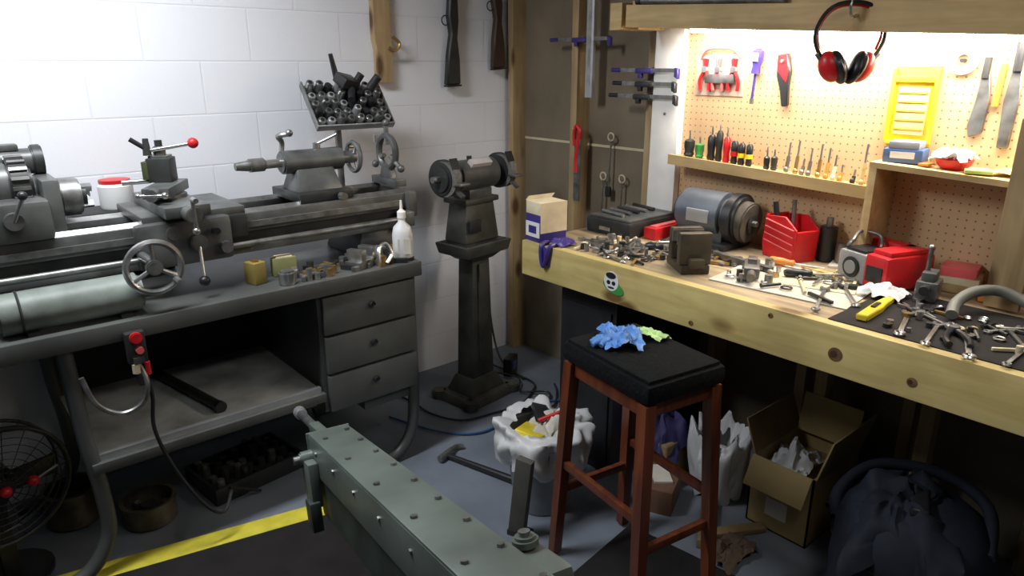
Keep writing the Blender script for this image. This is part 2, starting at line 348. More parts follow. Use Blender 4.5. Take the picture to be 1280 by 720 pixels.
b=B(); b.poly([(-2.345,1.36),(-2.315,1.36),(-2.31,1.5),(-2.32,1.62),(-2.34,1.62),(-2.35,1.5)],.012,STEELM,Tr(-.102,0,0)@YZ,.003); b.cyl((-.11,-2.33,1.58),(-.11,-2.33,1.66),.012,BLKP); b.done('wood_rasp',(-.1,-2.33,1.5))
b=B(); b.cyl((-.105,-2.295,1.60),(-.105,-2.29,1.48),.009,ORNG); b.cyl((-.105,-2.295,1.6),(-.105,-2.295,1.67),.004,STEEL); b.done('awl',(-.11,-2.3,1.6))

b=B(); b.T=Tr(-.375,-1.955,1.660)@Rz(-40.5)
pts=[(-.050,0,-.075),(-.092,0,-.02),(-.104,0,.03),(-.080,0,.085),(-.035,0,.112),(.035,0,.112),(.080,0,.085),(.104,0,.03),(.092,0,-.02),(.050,0,-.075)]
b.tube(pts,.006,BLKP); b.tube([(q[0]*.92,q[1]+.006,q[2]*.93) for q in pts[1:-1]],.004,RED)
for sx in(-1,1):
    b.sph((sx*.048,0,-.068),(.034,.036,.048),RED,(0,sx*24,0)); b.sph((sx*.026,-.006,-.070),(.022,.040,.052),BLKP,(0,sx*20,0)); b.ring((sx*.032,0,-.068),.036,.012,(1,0,-sx*.4),BLKP,20,8)
    b.cyl((sx*.075,0,-.055),(sx*.095,0,-.03),.006,STEEL)
b.T=Matrix.Identity(4)
b.tube([(-.3385,-1.95,1.74),(-.37,-1.95,1.735),(-.385,-1.95,1.76),(-.38,-1.95,1.785)],.005,STEEL)
b.done('ear_muffs',(-.375,-1.95,1.66))

z=cz(-2.14)+.003; b=B(); b.T=Tr(-.17,-2.09,z)@Rz(8); b.box((0,0,.022),(.09,.115,.044),BLUEB,None,.006); b.box((0,0,.055),(.085,.09,.024),mat('grey_plastic',(.3,.32,.36),.4),None,.006); b.box((-.046,0,.025),(.002,.07,.02),WHITE); b.done('blue_tool_box',(-.17,-2.09,z))
z=cz(-2.245)+.001; b=B(); b.rev([(.032,0),(.045,.012),(.052,.03),(.046,.03),(.03,.012)],(-.18,-2.235,z),(0,0,1),RED,24); b.cloth((-.18,-2.235,z+.022),(.10,.10),WHITE,20,.022,3,0,4); b.done('red_bowl',(-.18,-2.235,z),0,70)
z=cz(-2.38); b=B(); b.cloth((-.16,-2.40,z),(.12,.13),mat('yellow_rag',(.7,.5,.15),.7),20,.012,5); b.done('yellow_rag',(-.16,-2.40,z),0,70)
z=cz(-2.165)+.002; b=B(); b.box((-.2,-2.165,z+.005),(.05,.03,.008),ORNG,None,.002); b.cyl((-.14,-2.165,z),(-.14,-2.165,z+.04),.012,PINES); b.done('sanding_block',(-.2,-2.16,z))
z=cz(-2.31)+.003; b=B(); b.box((-.22,-2.315,z+.006),(.05,.07,.010),mat('lime_card',(.45,.6,.15),.6),(0,0,20),.002); b.box((-.22,-2.315,z+.0125),(.04,.05,.003),WHITE,(0,0,20)); b.done('sandpaper_pack',(-.22,-2.315,z))
b=B(); b.box((-.15,-2.30,.985),(.10,.10,.03),REDP,(0,0,10),.004); b.box((-.15,-2.30,.96),(.12,.12,.02),CREAM,(0,0,10)); b.box((-.15,-2.30,.936),(.12,.12,.028),CARD,(0,0,4),.003); b.done('stacked_boxes',(-.15,-2.3,.921))

b=B(); b.bb((-.11,-.655,1.45),(-.0905,-.61,2.4),ALU,.002); b.bb((-.112,-.64,1.5),(-.11,-.625,2.3),STEEL); b.bb((-.0905,-.66,1.9),(-.001,-.6,1.93),PINES); b.done('spirit_level',(-.1,-.63,1.9))
def clamp(y0,y1,z,name='bar_clamp',c=PURP,x=-.105):
    b=B(); b.bb((x-.004,y0,z-.008),(x+.004,y1,z+.008),STEELM)
    b.poly([(y0,z+.012),(y0-.02,z+.006),(y0-.02,z-.035),(y0,z-.025)],.02,c,Tr(x,0,0)@YZ,.003)
    ym=y0*.45+y1*.55
    b.box((x,ym,z-.003),(.022,.09,.022),c,None,.006); b.box((x,ym+.02,z-.018),(.018,.02,.028),c,None,.004)
    b.cyl((x,y1,z),(x,y1+.05,z),.009,c); b.bb((x,(y0+y1)/2-.01,z+.004),(-.0905,(y0+y1)/2+.01,z+.012),STEELM)
    b.done(name,(x,(y0+y1)/2,z))
clamp(-.74,-.42,1.71); clamp(-1.15,-.86,1.575,x=-.146); clamp(-1.14,-.87,1.52,c=BLKP,x=-.146); clamp(-1.15,-.85,1.468,c=BLKP,x=-.146)
b=B(); b.tube([(-.1,-.56,1.09),(-.1,-.555,1.15),(-.1,-.565,1.22),(-.1,-.575,1.29),(-.1,-.555,1.315),(-.1,-.54,1.28),(-.1,-.545,1.22)],.010,RED); b.box((-.1,-.565,1.1),(.006,.04,.30),STEELM); b.cyl((-.1,-.53,1.3),(-.0905,-.53,1.3),.004,STEEL); b.done('hacksaw',(-.1,-.56,1.15))
for y,z in ((-.72,1.24),(-.68,1.05),(-.80,1.05)):
    b=B(); b.cyl((-.001,y,z),(-.04,y,z-.02),.003,STEEL); b.cyl((-.035,y,z+.02),(-.04,y,z-.22),.004,STEELM,seg=8); b.ring((-.035,y,z+.03),.018,.004,(1,0,0),CREAM,16,6); b.box((-.04,y,z-.23),(.01,.03,.05),GREYD); b.done('hanging_wrench',(-.03,y,z))

def rifle(x,z,c,tw):
    b=B(); b.T=Tr(x,-.035,z)@Ry(tw)
    b.poly([(-.045,0),(.04,.005),(.036,.12),(.022,.22),(.03,.30),(.024,.42),(-.018,.46),(-.03,.32),(-.016,.24),(-.034,.14)],.035,c,XZ,.006)
    b.box((0,0,-.003),(.085,.036,.008),BLKP,(0,-3,0)); b.ring((-.04,0,.30),.022,.003,(0,1,0),GREYD,16,6)
    b.box((0,0,.48),(.04,.03,.22),GREYD,None,.006); b.cyl((0,0,.55),(0,0,.90),.012,GREYD); b.cyl((.035,-.0,.4),(.035,0,.62),.014,GREYD)
    b.cyl((0,.0345,.25),(0,0,.25),.005,STEEL); b.cyl((0,.0345,.6),(0,0,.6),.005,STEEL); b.done('rifle',(x,-.035,z))
rifle(-.455,1.50,GREYD,1); rifle(-.16,1.58,TAPE,-2)

# ---------------- steel desk under the lathe ----------------
b=B()
b.bb((-3.4,-.73,.80),(-1.13,-.03,.86),DESK,.006)
b.bb((-1.57,-.70,.33),(-1.15,-.08,.80),DESK,.004)
for k in range(3):
    z1=.79-k*.155; b.bb((-1.555,-.722,z1-.145),(-1.165,-.70,z1),DESK,.005)
    b.cyl((-1.36,-.722,z1-.06),(-1.36,-.735,z1-.06),.014,BLKP,bev=.003); b.ring((-1.36,-.736,z1-.06),.011,.0015,(0,1,0),GREYD,18,6)
b.bb((-2.35,-.10,.42),(-1.57,-.085,.80),DESKD)
for y in (-.69,-.10):
    b.tube([(-1.17,y,.80),(-1.17,y,.5),(-1.17,y,.28),(-1.19,y,.12),(-1.26,y,.035),(-1.36,y,.022)],.024,DESK,10)
    b.tube([(-2.36,y,.80),(-2.35,y,.5),(-2.335,y,.32),(-2.34,y,.15),(-2.42,y,.04),(-2.54,y,.024)],.024,DESK,10)
b.bb((-1.4,-.69,.28),(-1.16,-.10,.32),DESK,.004)
b.bb((-2.35,-.72,.385),(-1.57,-.68,.42),DESK,.004)
b.bb((-2.35,-.12,.385),(-1.57,-.08,.42),DESK,.004)
b.bb((-3.4,-.70,.35),(-2.9,-.05,.80),DESK,.004)
for y in (-.69,-.10): b.cyl((-3.3,y,0),(-3.3,y,.36),.024,DESK)
b.done('steel_desk',(-2.2,-.4,0))
b=B(); b.bb((-2.34,-.68,.4205),(-1.58,-.12,.43),mat('dusty_white_sheet',(.56,.60,.59),.7,0,.35,5)); b.bb((-2.34,-.70,.4205),(-1.58,-.68,.44),ALU); b.done('white_panel',(-2,-.4,.42))
b=B(); b.cyl((-2.02,-.16,.449),(-1.93,-.62,.449),.018,GREYD); b.cyl((-1.93,-.62,.449),(-1.928,-.64,.449),.021,BLKP); b.done('iron_pipe',(-1.98,-.4,.43))

# ---------------- metal lathe ----------------
b=B()
for y0,y1 in((-.54,-.48),(-.33,-.27)):
    b.bb((-2.62,y0,1.035),(-1.04,y1,1.10),GREY,.005)
    b.poly([(y0+.01,1.10),(y1-.02,1.10),(y0+.02+.005,1.113)],1.56,STEEL,Tr(-1.84,0,0)@YZ)
    b.bb((-2.62,y0+.015,.965),(-1.06,y1-.015,1.035),GREYD)
b.bb((-2.62,-.545,.96),(-1.05,-.48,.985),GREY,.004); b.bb((-2.62,-.33,.96),(-1.05,-.27,.985),GREY,.004)
for k in range(6): b.bb((-2.5+k*.27,-.48,.97),(-2.47+k*.27,-.33,1.08),GREYD)
for x in(-2.52,-1.2):
    b.box((x,-.405,.9125),(.20,.30,.105),GREYD,None,.008,(.8,.85))
b.bb((-1.075,-.56,1.0),(-1.03,-.25,1.10),GREY,.006)
b.cyl((-2.6,-.575,1.0),(-1.08,-.575,1.0),.011,STEELM); b.bb((-1.12,-.60,.97),(-1.07,-.54,1.03),GREY,.006); b.bb((-2.6,-.555,1.052),(-1.1,-.541,1.072),STEELM)
b.bb((-2.66,-.56,1.10),(-2.30,-.25,1.22),GREY,.02); b.bb((-2.31,-.50,1.10),(-2.26,-.30,1.27),GREY,.015); b.bb((-2.56,-.50,1.2),(-2.51,-.30,1.27),GREY,.012)
b.cyl((-2.50,-.405,1.25),(-2.32,-.405,1.25),.052,GREYD,bev=.004); b.cyl((-2.44,-.405,1.25),(-2.38,-.405,1.25),.07,GREY,bev=.004); b.cyl((-2.38,-.405,1.25),(-2.33,-.405,1.25),.082,GREYD,bev=.004)
b.cyl((-2.50,-.32,1.31),(-2.28,-.32,1.31),.04,GREY,bev=.006); b.box((-2.38,-.32,1.355),(.10,.05,.02),GREY,None,.006); b.cyl((-2.3,-.32,1.31),(-2.27,-.32,1.31),.05,GREYD,bev=.004)
for k in range(18):
    a=k*20; b.box((-2.355,-.405+.084*math.cos(rad(a)),1.25+.084*math.sin(rad(a))),(.045,.010,.010),STEELM,(a,0,0))
b.cyl((-2.26,-.405,1.20),(-2.20,-.405,1.20),.06,STEELM,bev=.006); b.cyl((-2.20,-.405,1.20),(-2.185,-.405,1.20),.035,GREYD)
for a in range(3): b.box((-2.182,-.405+.03*math.cos(a*2.094),1.20+.03*math.sin(a*2.094)),(.03,.02,.018),STEEL,(math.degrees(a*2.094),0,0))
b.cyl((-2.40,-.56,1.17),(-2.40,-.585,1.17),.025,STEELM); b.cyl((-2.40,-.58,1.17),(-2.37,-.60,1.24),.006,STEEL); b.sph((-2.37,-.60,1.245),.013,BLKP)
b.box((-2.5,-.562,1.16),(.12,.004,.06),mat('index_plate',(.25,.22,.14),.35,.5))
b.bb((-2.07,-.57,1.105),(-1.74,-.24,1.135),GREY,.006); b.bb((-2.10,-.60,.965),(-1.80,-.55,1.115),GREY,.018)
b.bb((-1.82,-.585,1.03),(-1.74,-.55,1.11),GREYD,.01)
b.cyl((-2.09,-.60,1.02),(-2.09,-.72,1.02),.014,STEEL); b.ring((-2.09,-.725,1.01),.078,.010,(0,1,0),STEEL); b.cyl((-2.09,-.71,1.01),(-2.09,-.74,1.01),.024,STEELM,bev=.004)
for a in(90,210,330): b.cyl((-2.09,-.727,1.01),(-2.09+.072*math.cos(rad(a)),-.725,1.01+.072*math.sin(rad(a))),.007,STEEL,seg=8)
b.cyl((-2.035,-.73,.965),(-2.035,-.785,.965),.009,STEEL,bev=.002)
b.cyl((-1.92,-.60,1.04),(-1.92,-.63,1.04),.028,STEELM,bev=.004); b.cyl((-1.92,-.62,1.04),(-1.93,-.66,.93),.006,STEEL); b.sph((-1.93,-.66,.92),.018,BLKP)
b.cyl((-1.83,-.60,1.01),(-1.83,-.62,1.01),.02,STEEL); b.cyl((-1.99,-.60,1.08),(-1.99,-.61,1.08),.022,STEELM); b.cyl((-1.86,-.6,1.07),(-1.86,-.625,1.07),.012,BLKP)
b.bb((-2.02,-.66,1.135),(-1.88,-.27,1.172),GREY,.005)
b.cyl((-1.95,-.66,1.15),(-1.95,-.72,1.15),.026,STEELM,bev=.003); b.cyl((-1.95,-.715,1.10),(-1.95,-.715,1.20),.007,STEEL); b.sph((-1.95,-.715,1.10),.012,STEEL); b.cyl((-1.95,-.715,1.2),(-1.95,-.75,1.2),.008,STEEL)
b.T=Tr(-1.95,-.45,1.172)@Rz(-32)
b.cyl((0,0,0),(0,0,.012),.06,STEELM); b.box((0,-.01,.03),(.085,.22,.035),GREY,None,.005); b.cyl((0,-.12,.03),(0,-.16,.03),.02,STEELM); b.cyl((-.04,-.155,.03),(.04,-.155,.03),.006,STEEL); b.sph((.04,-.155,.03),.011,STEEL); b.sph((-.04,-.155,.03),.009,STEEL)
b.box((-.02,.04,.088),(.075,.075,.08),GREYD,None,.004); b.box((-.062,.04,.088),(.02,.08,.06),mat('dark_green_paint',(.06,.075,.03),.4),None,.003)
b.box((-.02,.04,.13),(.06,.06,.012),STEELM,None,.002); b.cyl((-.02,.04,.13),(-.02,.04,.165),.02,STEELM,bev=.003); b.cyl((-.02,.04,.16),(-.02,.04,.185),.012,GREYD)
b.cyl((-.06,.04,.05),(-.14,.0,.05),.009,STEEL)
b.T=Matrix.Identity(4)
b.cyl((-1.98,-.41,1.325),(-1.865,-.47,1.345),.0065,STEEL); b.sph((-1.855,-.475,1.347),.018,RED); b.cyl((-1.985,-.41,1.33),(-2.03,-.40,1.365),.008,BLKP); b.cyl((-1.985,-.41,1.31),(-1.985,-.41,1.365),.014,GREYD,.009)
b.bb((-1.52,-.53,1.105),(-1.30,-.27,1.14),GREYD,.006); b.box((-1.41,-.405,1.175),(.19,.16,.09),GREY,None,.01,(.8,.5))
b.cyl((-1.53,-.405,1.245),(-1.28,-.405,1.245),.044,GREY,bev=.006); b.cyl((-1.59,-.405,1.245),(-1.53,-.405,1.245),.017,STEEL); b.cyl((-1.655,-.405,1.245),(-1.59,-.405,1.245),.025,STEELM,bev=.006); b.cyl((-1.70,-.405,1.245),(-1.655,-.405,1.245),.014,STEELM,.020)
b.tube([(-1.52,-.40,1.285),(-1.515,-.40,1.32),(-1.535,-.42,1.345),(-1.505,-.45,1.355)],.010,STEELM); b.sph((-1.505,-.45,1.357),.014,STEELM)
b.cyl((-1.28,-.405,1.245),(-1.22,-.405,1.245),.025,STEELM); b.ring((-1.225,-.405,1.245),.058,.009,(1,0,0),STEELM)
for a in(0,120,240): b.cyl((-1.225,-.405,1.245),(-1.225,-.405+.055*math.cos(rad(a)),1.245+.055*math.sin(rad(a))),.006,STEEL,seg=8)
b.cyl((-1.225,-.36,1.28),(-1.17,-.36,1.28),.008,STEEL); b.cyl((-1.38,-.405,1.28),(-1.38,-.405,1.31),.014,STEELM); b.cyl((-1.38,-.405,1.305),(-1.31,-.44,1.34),.006,STEEL)
b.cyl((-1.36,-.54,1.12),(-1.36,-.57,1.12),.014,STEELM)
b.done('metal_lathe',(-1.8,-.4,.86))

b=B(); b.T=Tr(-1.065,-.40,1.115)
b.box((0,0,.016),(.05,.20,.03),GREY,None,.004); b.box((0,0,.05),(.035,.09,.05),GREY,None,.004,(1,.6))
b.ring((0,0,.135),.066,.014,(1,0,0),GREY,28,8)
for a in(90,210,330):
    c=math.cos(rad(a));s_=math.sin(rad(a)); b.cyl((0,.03*c,.135+.03*s_),(0,.115*c,.135+.115*s_),.010,STEELM); b.sph((0,.118*c,.135+.118*s_),.016,GREY)
b.cyl((0,.09,.17),(0,.09,.2),.01,STEEL)
b.done('steady_rest',(-1.065,-.4,1.115))

b=B()
b.cyl((-1.16,-.16,.8605),(-1.16,-.16,.875),.07,GREYD,bev=.003); b.cyl((-1.16,-.16,.875),(-1.16,-.16,1.40),.014,STEELM); b.box((-1.16,-.17,1.39),(.06,.06,.04),GREYD,None,.005)
b.T=Tr(-1.15,-.24,1.43)@Rz(-4)@Rx(48)
b.box((0,0,0),(.33,.22,.012),GREYD,None,.002); b.box((0,-.112,.012),(.34,.006,.032),ALU,None,.002)
for sx in(-1,1): b.box((sx*.168,0,.012),(.006,.23,.030),STEELM,None,.002)
rn=random.Random(4)
for i in range(8):
    for j in range(5):
        x=-.145+i*.041;y=-.086+j*.043; h=rn.uniform(.02,.05); m=rn.choice((STEEL,STEELM,STEEL,BLKP,ALU))
        b.cyl((x,y,.006),(x,y,.006+h),.018,m,.015,14,.002); b.cyl((x,y,.006+h),(x,y,.008+h),.008,BLKP)
b.T=Matrix.Identity(4)
b.cyl((-1.16,-.19,1.52),(-1.19,-.20,1.64),.014,BLKP,.009); b.cyl((-1.10,-.20,1.5),(-1.07,-.23,1.56),.016,GREYD); b.box((-1.14,-.23,1.53),(.09,.07,.045),BLKP,(30,10,20),.008); b.cyl((-1.13,-.25,1.50),(-1.16,-.30,1.46),.015,BLKP)
b.cyl((-1.03,-.22,1.50),(-1.0,-.25,1.55),.018,GREYD)
b.done('collet_rack',(-1.15,-.2,.8605))

b=B(); b.cyl((-2.50,-.648,.924),(-2.12,-.648,.924),.060,MINT,bev=.012,seg=32); b.cyl((-2.515,-.648,.924),(-2.50,-.648,.924),.02,GREYD); b.box((-2.42,-.648,.8665),(.03,.1,.012),GREYD); b.box((-2.18,-.648,.8665),(.03,.1,.012),GREYD); b.ring((-2.44,-.648,.924),.060,.004,(1,0,0),GREYD,28,6); b.done('compressed_air_tank',(-2.3,-.648,.8605))
b=B(); b.rev([(.055,0),(.058,.01),(.058,.08),(.05,.09)],(-2.04,-.12,1.10),(0,0,1),WHITE); b.rev([(.052,.09),(.052,.102),(.03,.105)],(-2.04,-.12,1.10),(0,0,1),RED); b.bb((-2.2,-.21,.8605),(-1.9,-.04,1.10),DESKD,.004); b.done('lidded_tub',(-2.04,-.12,.8605))
b=B(); b.rev([(.036,0),(.040,.008),(.040,.10),(.034,.13),(.015,.15),(.013,.165)],(-1.17,-.66,.861),(0,0,1),WHITE); b.rev([(.017,.165),(.017,.19),(.006,.20),(.004,.235)],(-1.17,-.66,.861),(0,0,1),WHITEP,14); b.box((-1.185,-.695,.92),(.05,.004,.06),PAPER,(0,0,-35)); b.done('oil_bottle',(-1.17,-.66,.861))
b=B(); b.box((-1.74,-.60,.90),(.05,.06,.078),mat('yellow_block',(.30,.23,.06),.5),(0,0,15),.004); b.box((-1.74,-.60,.942),(.02,.03,.006),BRASS); b.done('brass_block',(-1.74,-.6,.861))
b=B(); b.box((-1.62,-.56,.895),(.085,.05,.068),mat('olive_tin',(.24,.24,.10),.5),(0,0,-10),.004); b.box((-1.62,-.56,.930),(.06,.04,.004),CREAM,(0,0,-10)); b.done('small_tin_box',(-1.62,-.56,.861))
b=B(); b.cyl((-1.66,-.68,.861),(-1.66,-.68,.905),.03,STEEL,bev=.003); b.cyl((-1.66,-.68,.905),(-1.66,-.68,.909),.024,STEELM); b.done('steel_can',(-1.66,-.68,.861))
b=B()
b.T=Tr(-1.33,-.64,.861)@Rz(25); b.box((0,0,.015),(.16,.07,.03),STEELM,None,.004); b.box((-.05,0,.05),(.03,.07,.045),STEEL,None,.003); b.box((.02,0,.05),(.03,.07,.045),STEEL,None,.003); b.box((.07,0,.04),(.02,.06,.03),STEELM,None,.003); b.cyl((.03,0,.045),(.12,0,.045),.009,STEEL); b.cyl((.115,-.03,.045),(.115,.03,.045),.005,STEEL)
b.done('milling_vise',(-1.33,-.64,.861))
b=B(); rn=random.Random(11)
for k in range(60):
    x=rn.uniform(-1.62,-1.16);y=rn.uniform(-.70,-.56); m=rn.choice((STEEL,STEELM,BRASS,GREYD,BLKP,BRASS,STEELM))
    if rn.random()<.5: b.cyl((x,y,.861),(x,y,.861+rn.uniform(.01,.045)),rn.uniform(.008,.02),m,seg=10)
    else: b.box((x,y,.87),(rn.uniform(.02,.07),.015,.018),m,(0,0,rn.uniform(0,180)),.002)
b.done('scattered_lathe_tooling',(-1.4,-.62,.861))
b=B(); b.tube([(-1.27,-.70,.869),(-1.24,-.69,.90),(-1.26,-.68,.94),(-1.30,-.70,.93),(-1.31,-.715,.88)],.008,STEEL); b.done('coolant_hose',(-1.26,-.69,.87))

b=B(); b.box((-2.18,-.7455,.78),(.055,.03,.10),GREYD,None,.006); b.cyl((-2.18,-.76,.815),(-2.18,-.775,.815),.018,RED,bev=.003); b.cyl((-2.175,-.76,.775),(-2.175,-.775,.775),.011,REDP); b.box((-2.18,-.762,.74),(.03,.01,.02),STEELM)
b.tube([(-2.18,-.75,.73),(-2.17,-.77,.66),(-2.19,-.76,.60),(-2.25,-.75,.58),(-2.31,-.75,.63),(-2.335,-.74,.72)],.008,STEELM); b.tube([(-2.17,-.75,.73),(-2.16,-.76,.62),(-2.17,-.76,.5),(-2.13,-.76,.34),(-2.06,-.77,.18),(-2.0,-.76,.12),(-1.95,-.70,.15),(-1.92,-.6,.10),(-1.8,-.55,.012)],.006,BLACK)
b.cyl((-2.19,-.755,.70),(-2.19,-.755,.73),.012,CREAM); b.cyl((-2.16,-.76,.69),(-2.16,-.76,.73),.009,RED); b.cyl((-2.18,-.758,.66),(-2.185,-.758,.70),.010,GREYD)
b.done('power_switch',(-2.18,-.74,.78))

# floor fan, pots, tray
b=B(); b.T=Tr(-2.575,-.585,.37)@Rz(15)
for k in range(8): b.ring((0,-.008,0),.03+.022*k,.0015,(0,1,0),BLKP,32,5)
b.ring((0,0,0),.19,.008,(0,1,0),GREYD); b.ring((0,.08,0),.19,.006,(0,1,0),BLKP)
for a in range(0,360,20): b.tube([(.03*math.cos(rad(a)),-.012,.03*math.sin(rad(a))),(.188*math.cos(rad(a)),0,.188*math.sin(rad(a))),(.188*math.cos(rad(a)),.08,.188*math.sin(rad(a)))],.0015,BLKP,5,0)
b.cyl((0,.02,0),(0,.14,0),.055,BLKP,bev=.01); b.cyl((0,-.02,0),(0,.02,0),.03,BLKP)
for a in (0,120,240): b.box((.09*math.cos(rad(a)),.03,.09*math.sin(rad(a))),(.14,.01,.085),BLKP,(20,-a,0),.003)
b.box((0,.10,-.22),(.05,.04,.28),BLKP,None,.005); b.cyl((0,.10,-.37),(0,.10,-.345),.12,BLKP,bev=.006); b.sph((.075,-.03,.0),.017,RED); b.cyl((.075,-.03,.0),(.15,-.02,.015),.005,STEELM); b.sph((.0,-.03,.0),.017,RED)
b.done('floor_fan',(-2.575,-.585,0))
def pot(x,y,r,h,name):
    b=B(); b.rev([(r*.85,0),(r,.01),(r,h),(r*1.06,h),(r*1.06,h+.008),(r*.9,h+.008),(r*.88,.02),(.01,.02)],(x,y,0),(0,0,1),mat('oily_steel',(.17,.145,.095),.3,.6,.35,12),28); b.cyl((x,y,.02),(x,y,h*.8),r*.3,GREYD)
    for a in(0,120,240): b.cyl((x+r*.6*math.cos(rad(a)),y+r*.6*math.sin(rad(a)),.02),(x+r*.6*math.cos(rad(a)),y+r*.6*math.sin(rad(a)),h*.7),r*.14,STEELM)
    b.done(name,(x,y,0))
pot(-2.17,-.45,.09,.085,'chuck_back_plate'); pot(-2.38,-.27,.09,.13,'chuck_back_plate')
b=B(); b.T=Tr(-1.79,-.38,0)@Rz(8); b.box((0,0,.012),(.38,.26,.024),BLKP,None,.004)
for s_ in(-1,1): b.box((s_*.185,0,.04),(.012,.26,.06),BLKP,None,.003); b.box((0,s_*.125,.04),(.38,.012,.06),BLKP,None,.003)
rn=random.Random(5)
for i in range(7):
    for j in range(4): b.cyl((-.15+i*.05,-.09+j*.06,.024),(-.15+i*.05,-.09+j*.06,.024+rn.uniform(.03,.08)),.02,rn.choice((GREYD,BLKP,STEELM)),.015,12,.002)
b.done('tooling_tray',(-1.79,-.38,0))
b=B(); b.T=Tr(-2.47,-.60,0)@Rz(-12.4)
b.bb((-.4,-2.3,.0005),(.90,-.085,.014),MATB,.003); b.bb((-.4,-.085,.0005),(.90,0,.0145),YTAPE,.003); b.done('anti_fatigue_mat',(-2.2,-1.5,0))
b=B(); b.T=Tr(-.95,-1.9,0)@Rz(8); b.bb((-.34,-.6,.0005),(.12,.26,.012),MATB,.003); b.done('rubber_floor_mat',(-.95,-1.9,0))

# ---------------- pedestal grinder ----------------
b=B(); b.T=Tr(-.62,-.40,0)@Rz(8)
b.box((0,0,.02),(.36,.28,.04),CAST,None,.012,(.85,.8)); b.box((0,0,.08),(.24,.18,.08),CAST,None,.01,(.7,.7))
for sx in(-1,1):
    for sy in(-1,1): b.cyl((sx*.15,sy*.11,0),(sx*.15,sy*.11,.04),.04,CAST,bev=.006)
b.box((0,0,.45),(.15,.115,.68),CAST,None,.012,(.76,.82)); b.box((0,-.060,.45),(.06,.012,.5),CAST,None,.004)
b.box((0,0,.735),(.14,.12,.04),CAST,None,.008,(1.75,1.55)); b.box((0,0,.775),(.275,.20,.055),CAST,None,.008,(1.10,1.10)); b.box((0,0,.803),(.26,.18,.006),GREYD)
b.box((0,.01,.90),(.23,.145,.19),CAST,None,.015,(.8,.8)); b.box((0,.01,1.0),(.22,.15,.025),CAST,None,.006); b.box((-.06,-.074,.89),(.07,.01,.06),GREYD,None,.003)
b.box((0,0,1.03),(.15,.11,.05),GREY,None,.01); b.cyl((-.13,0,1.115),(.13,0,1.115),.07,GREY,bev=.012,seg=32); b.cyl((-.25,0,1.115),(.25,0,1.115),.014,STEEL)
b.box((0,-.042,1.163),(.13,.035,.05),mat('nameplate',(.5,.46,.44),.4),(38,0,0),.003); b.box((0,-.050,1.172),(.09,.026,.010),REDP,(38,0,0))
for sx in(-1,1):
    b.cyl((sx*.16,0,1.115),(sx*.205,0,1.115),.084,GREYD,bev=.01,seg=32); b.cyl((sx*.205,0,1.115),(sx*.212,0,1.115),.06,GREYD,bev=.002); b.cyl((sx*.165,-.02,1.115),(sx*.20,-.02,1.115),.078,mat('grinding_stone',(.15,.145,.13),.9,0,.2,60),seg=32)
    b.cyl((sx*.212,0,1.115),(sx*.235,0,1.115),.016,STEELM,seg=6); b.box((sx*.18,-.11,1.10),(.06,.05,.01),STEELM,None,.002); b.box((sx*.18,-.095,1.06),(.02,.06,.012),STEELM,(30,0,0)); b.box((sx*.18,-.07,1.185),(.045,.004,.05),BLKP,(-25,0,0))
b.cyl((-.02,0,1.18),(-.02,0,1.20),.012,BLKP)
b.done('pedestal_grinder',(-.62,-.4,0))
b=B()
for k,(m,pts) in enumerate(((BLKP,[(-.95,-.18,.01),(-.93,-.30,.01),(-.93,-.45,.01),(-.86,-.6,.01),(-.7,-.64,.01),(-.55,-.66,.01),(-.38,-.58,.01)]),(mat('blue_cord',(.02,.09,.24),.4),[(-1.1,-.35,.01),(-1.0,-.62,.01),(-.86,-.75,.01),(-.66,-.72,.01),(-.5,-.68,.01),(-.36,-.76,.01),(-.3,-.85,.01)]),(BLKP,[(-.35,-.20,.012),(-.33,-.5,.012),(-.42,-.60,.012),(-.58,-.70,.012),(-.45,-.78,.012),(-.32,-.68,.012),(-.26,-.6,.012)]),(GREYD,[(-.30,-.05,.9),(-.28,-.06,.5),(-.25,-.08,.15),(-.28,-.2,.012),(-.34,-.45,.012)]),(BLKP,[(-.30,-.9,.01),(-.45,-.82,.01),(-.60,-.80,.01),(-.70,-.86,.01),(-.60,-.95,.01),(-.45,-.92,.01)]),(BLKP,[(-.42,-.25,.012),(-.38,-.45,.03),(-.46,-.56,.02),(-.36,-.66,.02),(-.44,-.74,.012)]))):
    b.tube(pts,.005 if k!=3 else .006,m)
b.done('extension_cords',(-.6,-.5,0))
b=B(); b.box((-.33,-.33,.05),(.10,.05,.10),BLKP,(0,0,30),.006); b.box((-.33,-.36,.06),(.04,.01,.04),BLUEB,(0,0,30)); b.done('power_strip',(-.33,-.33,0))
b=B(); b.cyl((-1.10,-.82,.018),(-1.0,-1.16,.016),.011,BLKP,.016); b.cyl((-1.145,-.83,.02),(-1.06,-.80,.02),.015,STEELM,bev=.003); b.tube([(-1.06,-.80,.02),(-1.03,-.79,.02),(-1.0,-.80,.014)],.010,STEELM); b.done('claw_hammer',(-1.05,-.98,0))

# ---------------- bar stool ----------------
b=B(); b.T=Tr(-1.055,-1.78,.012)@Rz(-9)
sx,sy=.145,.195
b.box((0,0,.69),(.26,.35,.05),REDW,None,.006)
b.box((0,0,.745),(.30,.40,.060),FABR,None,.022); b.box((0,0,.777),(.27,.37,.014),FABR,None,.0065)
for ix in(-1,1):
    for iy in(-1,1):
        t=Vector((ix*(sx-.02),iy*(sy-.025),.71)); f=Vector((ix*(sx+.005),iy*(sy+.012),0))
        tm=bmesh.new(); bmesh.ops.create_cube(tm,size=1)
        for v in tm.verts:
            k=v.co.z+.5; c=f.lerp(t,k); w=.032+.006*k; v.co=Vector((c.x+v.co.x*w,c.y+v.co.y*w,c.z))
        b._a(tm,REDW)
for k in(-1,1):
    b.box((k*(sx-.006),0,.35),(.020,2*sy-.02,.028),REDW,None,.004)
    b.box((0,k*(sy-.005),.25),(2*sx-.02,.020,.028),REDW,None,.004)
